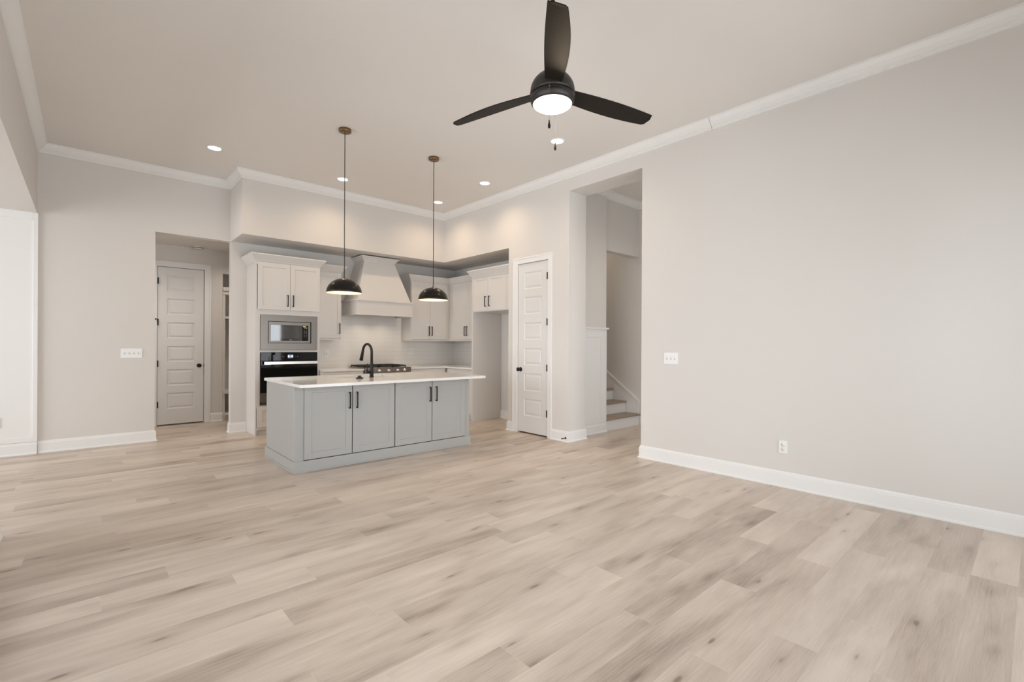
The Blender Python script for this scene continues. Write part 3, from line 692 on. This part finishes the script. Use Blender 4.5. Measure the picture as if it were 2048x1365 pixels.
MB().lathe((2.48, 5.5, 0.66), [(0.045, 0), (0.045, 0.003), (0.03, 0.001), (0, 0.001)], 24).build('drain', M_STEEL, t)

# faucet
FX, FY = 2.462, 5.175
t = thing('faucet', (FX, FY, ZC), 'matte black gooseneck pull-down faucet on the island worktop', 'faucet')
MB().lathe((FX, FY, ZC), [(0.026, 0), (0.026, 0.004), (0.0225, 0.010), (0.020, 0.09), (0.0175, 0.165), (0.0165, 0.185), (0.0145, 0.187), (0, 0.187)], 24).build('body', M_BLACK, t)
pts = [(FX, FY, ZC+0.185), (FX, FY, ZC+0.29)]
for k in range(13):
    a = math.pi * k / 12 * 0.94; pts.append((FX-0.012*(1-math.cos(a)), FY+0.092*(1-math.cos(a)), ZC+0.295+0.092*math.sin(a)))
MB().tube(pts, 0.0145, 16).build('spout', M_BLACK, t)
e0 = Vector(pts[-1]); dr = (e0 - Vector(pts[-2])).normalized()
MB().tube([e0, e0+dr*0.02, e0+dr*0.06, e0+dr*0.125], [0.0155, 0.016, 0.0185, 0.0215], 18).build('spray_head', M_BLACK, t)
hl = MB().tube([(FX-0.018, FY, ZC+0.062), (FX-0.060, FY+0.01, ZC+0.062)], 0.017, 16)
hl.tube([(FX-0.050, FY+0.008, ZC+0.068), (FX-0.053, FY+0.010, ZC+0.115), (FX-0.046, FY+0.012, ZC+0.160)], [0.0065, 0.0055, 0.0045], 10)
hl.build('lever_handle', M_BLACK, t)
tag(MB().lathe((2.265, 5.06, ZC), [(0.041, 0.0005), (0.041, 0.006), (0.036, 0.011), (0.024, 0.015), (0.018, 0.024), (0.017, 0.034), (0, 0.034)], 28).build('sink_stopper', M_BLACK),
    'small dark round sink stopper on the island worktop left of the faucet', 'sink stopper')

# ------------------------------------------------------------------ switches and outlets (local: face towards -y)
def switch_plate(loc, rz, gangs, w, h, label):
    T = facing(*loc, rz); t = thing('switch_plate', loc, label, 'light switch')
    MB(T).box(-w/2, w/2, -0.006, -0.0005, -h/2, h/2).build('plate', M_PLASTIC, t, 0.003)
    for g in range(gangs):
        x = (g-(gangs-1)/2)*0.046
        MB(T).box(x-0.006, x+0.006, -0.0066, -0.0058, -0.013, 0.013).build('slot', M_GREYSLOT, t)
        MB(T).add([(x-.0045, -.006, -.004), (x+.0045, -.006, -.004), (x+.0045, -.006, .008), (x-.0045, -.006, .008), (x-.004, -.017, .006), (x+.004, -.017, .006), (x+.004, -.016, .012), (x-.004, -.016, .012)],
            [(0,1,2,3), (4,5,6,7), (0,1,5,4), (1,2,6,5), (2,3,7,6), (3,0,4,7)]).build('toggle', M_PLASTIC, t)
switch_plate((0.420, YB, 1.141), RZ_BACK, 4, 0.214, 0.122, 'wide four-gang white switch plate on the wall left of the hall opening')
switch_plate((XR, 2.640, 1.134), RZ_RIGHT, 3, 0.166, 0.125, 'three-gang white switch plate on the right wall near the foyer opening')
def outlet(loc, rz, label, wide=0.072, h=0.116):
    T = facing(*loc, rz); t = thing('wall_outlet', loc, label, 'outlet')
    MB(T).box(-wide/2, wide/2, -0.006, -0.0005, -h/2, h/2).build('plate', M_PLASTIC, t, 0.003)
    for z in (0.0195, -0.0195):
        r_ = MB(T).lathe((0, -0.006, z), [(0.0165, 0), (0.0165, -0.0016), (0, -0.0016)], 20, axis='y').build('receptacle', M_PLASTIC, t)
        MB(T).box(-0.0075, -0.0055, -0.0082, -0.0075, z-0.001, z+0.007).box(0.0055, 0.0075, -0.0082, -0.0075, z-0.001, z+0.006).box(-0.002, 0.002, -0.0082, -0.0075, z-0.009, z-0.005).build('slots', M_SLOT, r_)
    return t
outlet((XR, 1.533, 0.360), RZ_RIGHT, 'white electrical outlet low on the right wall above the baseboard')
outlet((2.870, YB-0.006, 1.118), RZ_BACK, 'white outlet in the backsplash left of the cooktop')
outlet((4.420, YB-0.006, 1.145), RZ_BACK, 'white outlet in the backsplash right of the cooktop')
outlet((-0.742, YN, 0.380), RZ_BACK, 'outlet on the nook wall at the left edge of the photo')

# door stop on the pantry baseboard
t = thing('door_stop', (XR-0.016, 4.128, 0.052), 'small black rigid door stop on the baseboard beside the pantry door', 'door stop')
MB().lathe((XR-0.016, 4.128, 0.052), [(0.013, 0), (0.013, -0.005), (0.006, -0.008), (0.005, -0.062), (0, -0.062)], 16, axis='x').build('rod', M_BLACK, t)
MB().lathe((XR-0.078, 4.128, 0.052), [(0.008, 0), (0.009, -0.006), (0.008, -0.016), (0, -0.018)], 16, axis='x').build('rubber_tip', M_BLACK, t)

# ------------------------------------------------------------------ hall locker and smoke detector
t = thing('mudroom_locker', (2.2, YH+0.2, 0), 'white built-in locker with bench and cubbies in the hall', 'locker')
lk = MB(); X0, X1, Y0, Y1 = 1.656, 2.749, YH-0.004, YH+0.419
lk.box(X0, X0+0.036, Y0, Y1, 0, 2.08).box(X1-0.036, X1, Y0, Y1, 0, 2.08).box(2.18, 2.215, Y0, Y1, 0.49, 2.08).box(X0+0.036, X1-0.036, Y1-0.012, Y1, 0.08, 2.08)
lk.box(X0+0.036, X1-0.036, Y0+0.04, Y0+0.055, 0, 0.085)
lk.build('frame', M_CAB, t)
MB().box(X0, X1, Y0-0.012, Y1, 2.075, 2.13).box(X0, X1, Y0-0.028, Y1, 2.13, 2.196).build('top_shelf', M_CAB, t, 0.004)
MB().box(X0+0.036, X1-0.036, Y0, Y1-0.012, 1.68, 1.72).build('shelf', M_CAB, t)
MB().box(X0, X1, Y0-0.02, Y1-0.012, 0.44, 0.495).build('bench', M_CAB, t, 0.004)
MB().box(X0+0.036, X1-0.036, Y0, Y1-0.012, 0.086, 0.127).build('bottom_shelf', M_CAB, t)
t = thing('smoke_detector', (1.29, 8.79, 2.79), 'white smoke detector on the hall ceiling above the door', 'smoke detector')
MB().lathe((1.29, 8.79, 2.79), [(0.068, 0), (0.068, -0.014), (0.060, -0.034), (0.045, -0.040), (0, -0.040)], 32).build('housing', M_PLASTIC, t)
MB().lathe((1.29, 8.79, 2.768), [(0.0655, 0), (0.0665, -0.004), (0.064, -0.008)], 32).build('vent_slot', M_SLOT, t)

# ------------------------------------------------------------------ staircase
t = thing('staircase', (6.14, 4.27, 0), 'staircase with white risers and wood treads rising behind the foyer opening', 'staircase')
for j in range(6):
    y = 4.262 + 0.255*j; z = 0.183*j
    MB().box(5.692, XST-0.016, y, y+0.02, z, z+0.155).build('riser', M_TRIM, t)
    MB().box(5.692, XST-0.016, y-0.028, y+0.262, z+0.155, z+0.183).build('tread', M_TREAD, t, 0.008, 3)

# ------------------------------------------------------------------ lamps
WARM = (1.0, 0.74, 0.49)
def recessed(loc, label):
    t = thing('recessed_light', loc, label, 'ceiling light', 'recessed ceiling downlights'); x, y, z = loc
    MB().lathe((x, y, z), [(0.088, 0), (0.088, -0.004), (0.072, -0.007), (0.066, -0.002)], 36).build('trim_ring', M_PLASTIC, t)
    MB().lathe((x, y, z-0.001), [(0.067, 0), (0.067, -0.002), (0, -0.002)], 32).build('lens', M_LENS, t)
    spot('downlight', (x, y, z-0.012), t, 28, WARM)
    return t
rl = recessed((1.101, 6.45, H), 'recessed downlight nearest the left, above the hall opening side')
dup(rl, (2.630, 6.45, H), 'recessed downlight just behind the cord of the left pendant')
dup(rl, (4.189, 6.45, H), 'recessed downlight in the kitchen corner beside the right pendant cord')
dup(rl, (4.177, 5.235, H), 'recessed downlight right of the right pendant, facing the pantry door')
dup(rl, (3.912, 3.605, H), 'recessed downlight seen just below the ceiling fan, by the foyer opening')

def own_light(t_, power, col):
    for c in t_.children:
        if c.type == 'LIGHT': c.data = c.data.copy(); c.data.energy = power; c.data.color = col
own_light(dup(rl, (5.75, 2.75, H), 'unseen recessed downlight added to brighten the foyer'), 46, (1.0, 0.86, 0.70))  # unseen foyer lamp, added to lighten the foyer and stair wall
own_light(dup(rl, (6.05, 5.3, H), 'unseen recessed downlight added above the stairs'), 24, (1.0, 0.86, 0.70))  # unseen lamp, added because the stair wall stayed too dark
own_light(dup(rl, (0.15, 8.32, 2.79), 'unseen recessed downlight added at the left end of the hall ceiling'), 46, (1.0, 0.90, 0.80))  # unseen hall lamp, put in to brighten the dim hall
own_light(dup(rl, (1.86, 8.30, 2.79), 'unseen recessed downlight added before the hall locker'), 30, (1.0, 0.90, 0.80))  # second unseen hall lamp, put where it lights the locker inside
def pendant(px, py, label):
    zr = 1.815
    t = thing('pendant_lamp', (px, py, H), label, 'pendant lamp', 'pendant lamps over the island')
    MB().lathe((px, py, H), [(0.064, 0), (0.064, -0.027), (0.060, -0.031), (0.010, -0.031), (0.009, -0.044), (0.003, -0.046), (0, -0.046)], 36).build('canopy', M_BRASS, t)
    MB().tube([(px, py, H-0.036), (px, py, 2.5), (px+0.002, py, 2.1), (px, py, zr+0.188)], 0.0043, 8).build('cord', M_CORD, t)
    MB().lathe((px, py, zr+0.150), [(0.020, 0), (0.018, 0.010), (0.007, 0.014), (0.006, 0.040), (0, 0.041)], 20).build('cord_grip', M_BRASS, t)
    R0, h = 0.181, 0.156; prof = []
    for k in range(15):
        a = R(90*k/14); prof.append((max(R0*math.cos(a), 0.004), zr + h*math.sin(a)**1.0))
    outer = [(r_, z) for r_, z in prof]
    MB().lathe((px, py, 0), [(R0-0.0015, zr)] + outer, 48, cap=False).build('shade', M_PEND, t)
    inner = [(max(r_-0.004, 0.002), z-0.004) for r_, z in prof]; inner[0] = (R0-0.0022, zr+0.0003)
    MB().lathe((px, py, 0), inner, 48, cap=False).build('shade_lining', M_GOLD, t)['label'] = 'gold inside of the shade'
    MB().lathe((px, py, zr+0.078), [(0, -0.012), (0.016, -0.007), (0.023, 0.006), (0.021, 0.020), (0.013, 0.036), (0.012, 0.068), (0, 0.068)], 20).build('bulb', M_BULB, t)
    l = bpy.data.lights.new('bulb_light', 'POINT'); l.energy = 2.3; l.color = (1.0, 0.80, 0.54); l.shadow_soft_size = 0.02
    o = bpy.data.objects.new('bulb_light', l); COL.objects.link(o); o.parent = t; o.location = Vector((px, py, zr+0.055)) - t.location
    return t
pl = pendant(2.035, 4.94, 'black dome pendant lamp over the left half of the island')
dup(pl, (3.150, 4.95, H), 'black dome pendant lamp over the right half of the island')

# ------------------------------------------------------------------ ceiling fan
fx, fy, fz = 2.130, 2.006, 2.818
t = thing('ceiling_fan', (fx, fy, H), 'dark three-blade ceiling fan with a lit frosted bowl', 'ceiling fan')
MB().lathe((fx, fy, 0), [(0.07, H), (0.07, H-0.02), (0.055, H-0.05), (0.025, H-0.065), (0.014, H-0.07)], 32).build('canopy', M_FAN, t)
MB().lathe((fx, fy, 0), [(0.0125, H-0.06), (0.0125, 2.95)], 16).build('downrod', M_FAN, t)
dome = [(0.0, 2.958)]
for k in range(1, 13):
    a = R(90*k/12); dome.append((0.137*math.sin(a), 2.834 + 0.124*math.cos(a)))
dome += [(0.139, 2.826), (0.139, 2.815), (0.128, 2.812)]
MB().lathe((fx, fy, 0), dome, 48).build('motor_housing', M_FAN, t)
MB().lathe((fx, fy, 0), [(0.126, 2.813), (0.126, 2.800)], 48).build('gap_ring', M_SLOT, t)
MB().lathe((fx, fy, 0), [(0.128, 2.801), (0.138, 2.798), (0.137, 2.785), (0.131, 2.766), (0.123, 2.757), (0.119, 2.757)], 48).build('light_ring', M_FAN, t)
MB().lathe((fx, fy, 0), [(0.121, 2.760), (0.119, 2.754), (0.105, 2.744), (0.075, 2.735), (0.04, 2.731), (0, 2.730)], 48).build('light_bowl', M_BOWL, t)
ph0 = 1.839
for kk in range(3):
    ang = ph0 - kk*2*math.pi/3
    T = Matrix.Translation((fx, fy, 2.838)) @ Matrix.Rotation(ang, 4, 'Z') @ Matrix.Rotation(R(0.9), 4, 'Y') @ Matrix.Rotation(R(-13), 4, 'X')
    # plan outline along local x: leading edge curved, tip cut at a slant
    N = 22; lead = []; trail = []
    for i_ in range(N+1):
        s_ = i_/N; x_ = 0.095 + s_*0.655
        lead.append((x_ + 0.0*s_, 0.050 + 0.026*math.sin(math.pi*min(1, s_*0.92)) - 0.012*s_**3))
        trail.append((x_ + 0.016*s_**6, -0.050 - 0.016*math.sin(math.pi*min(1, s_*0.8)) + 0.004*s_))
    pl_ = lead + [(0.768, 0.030), (0.776, -0.02)][::1] + trail[::-1]
    th = 0.007; mb = MB(T); n_ = len(pl_)
    vs = [(x_, y_, 0.012*(y_/0.07)**2) for x_, y_ in pl_]; vs2 = [(x_, y_, z_-th) for x_, y_, z_ in vs]
    fs = []
    mb2 = vs + vs2
    # strip faces between lead and trail
    m_ = N+1
    tr = lambda i_: n_-1-i_
    for i_ in range(N):
        fs.append((i_, i_+1, tr(i_+1), tr(i_))); fs.append((n_+i_, n_+tr(i_), n_+tr(i_+1), n_+i_+1))
    fs.append((N, N+1, N+2, tr(N))); fs.append((n_+N, n_+tr(N), n_+N+2, n_+N+1))
    for i_ in range(n_): fs.append((i_, n_+i_, n_+(i_+1) % n_, (i_+1) % n_))
    mb.add(mb2, fs); mb.build('blade', M_BLADE, t, 0.002)
def chain(x, y, z0, z1, tassel):
    mb = MB(); n_ = int((z0-z1)/0.0052)
    mb.tube([(x, y, z0), (x, y, z1)], 0.0007, 6)
    for i_ in range(n_): mb.lathe((x, y, z0-0.0052*i_), [(0, 0.0016), (0.0012, 0.0008), (0.0012, -0.0008), (0, -0.0016)], 6)
    mb.build('pull_chain', M_CHAIN, t)
    MB().lathe((x, y, z1), [(0, 0.004), (0.003, 0.0), (0.004, -0.012), (0.0078, -0.030), (0.0080, -0.038), (0.005, -0.046), (0, -0.047)], 16).build('chain_fob', M_BLADE, t)
nx, ny = -fw.x, -fw.y
chain(fx - 0.030*rt.x + nx*0.142, fy - 0.030*rt.y + ny*0.142, 2.79, 2.592, 0)
MB().tube([(fx-0.030*rt.x+nx*0.142+0.006*math.cos(a), fy-0.030*rt.y+ny*0.142, 2.797+0.006*math.sin(a)) for a in [R(30*q) for q in range(13)]], 0.0012, 6).build('chain_ring', M_BRASS, t)
chain(fx + 0.030*rt.x - nx*0.13, fy + 0.030*rt.y - ny*0.13, 2.79, 2.575, 0)
l = bpy.data.lights.new('fan_light', 'POINT'); l.energy = 3.0; l.color = (1.0, 0.80, 0.56); l.shadow_soft_size = 0.03
o = bpy.data.objects.new('fan_light', l); COL.objects.link(o); o.parent = t; o.location = Vector((fx, fy, 2.70)) - t.location
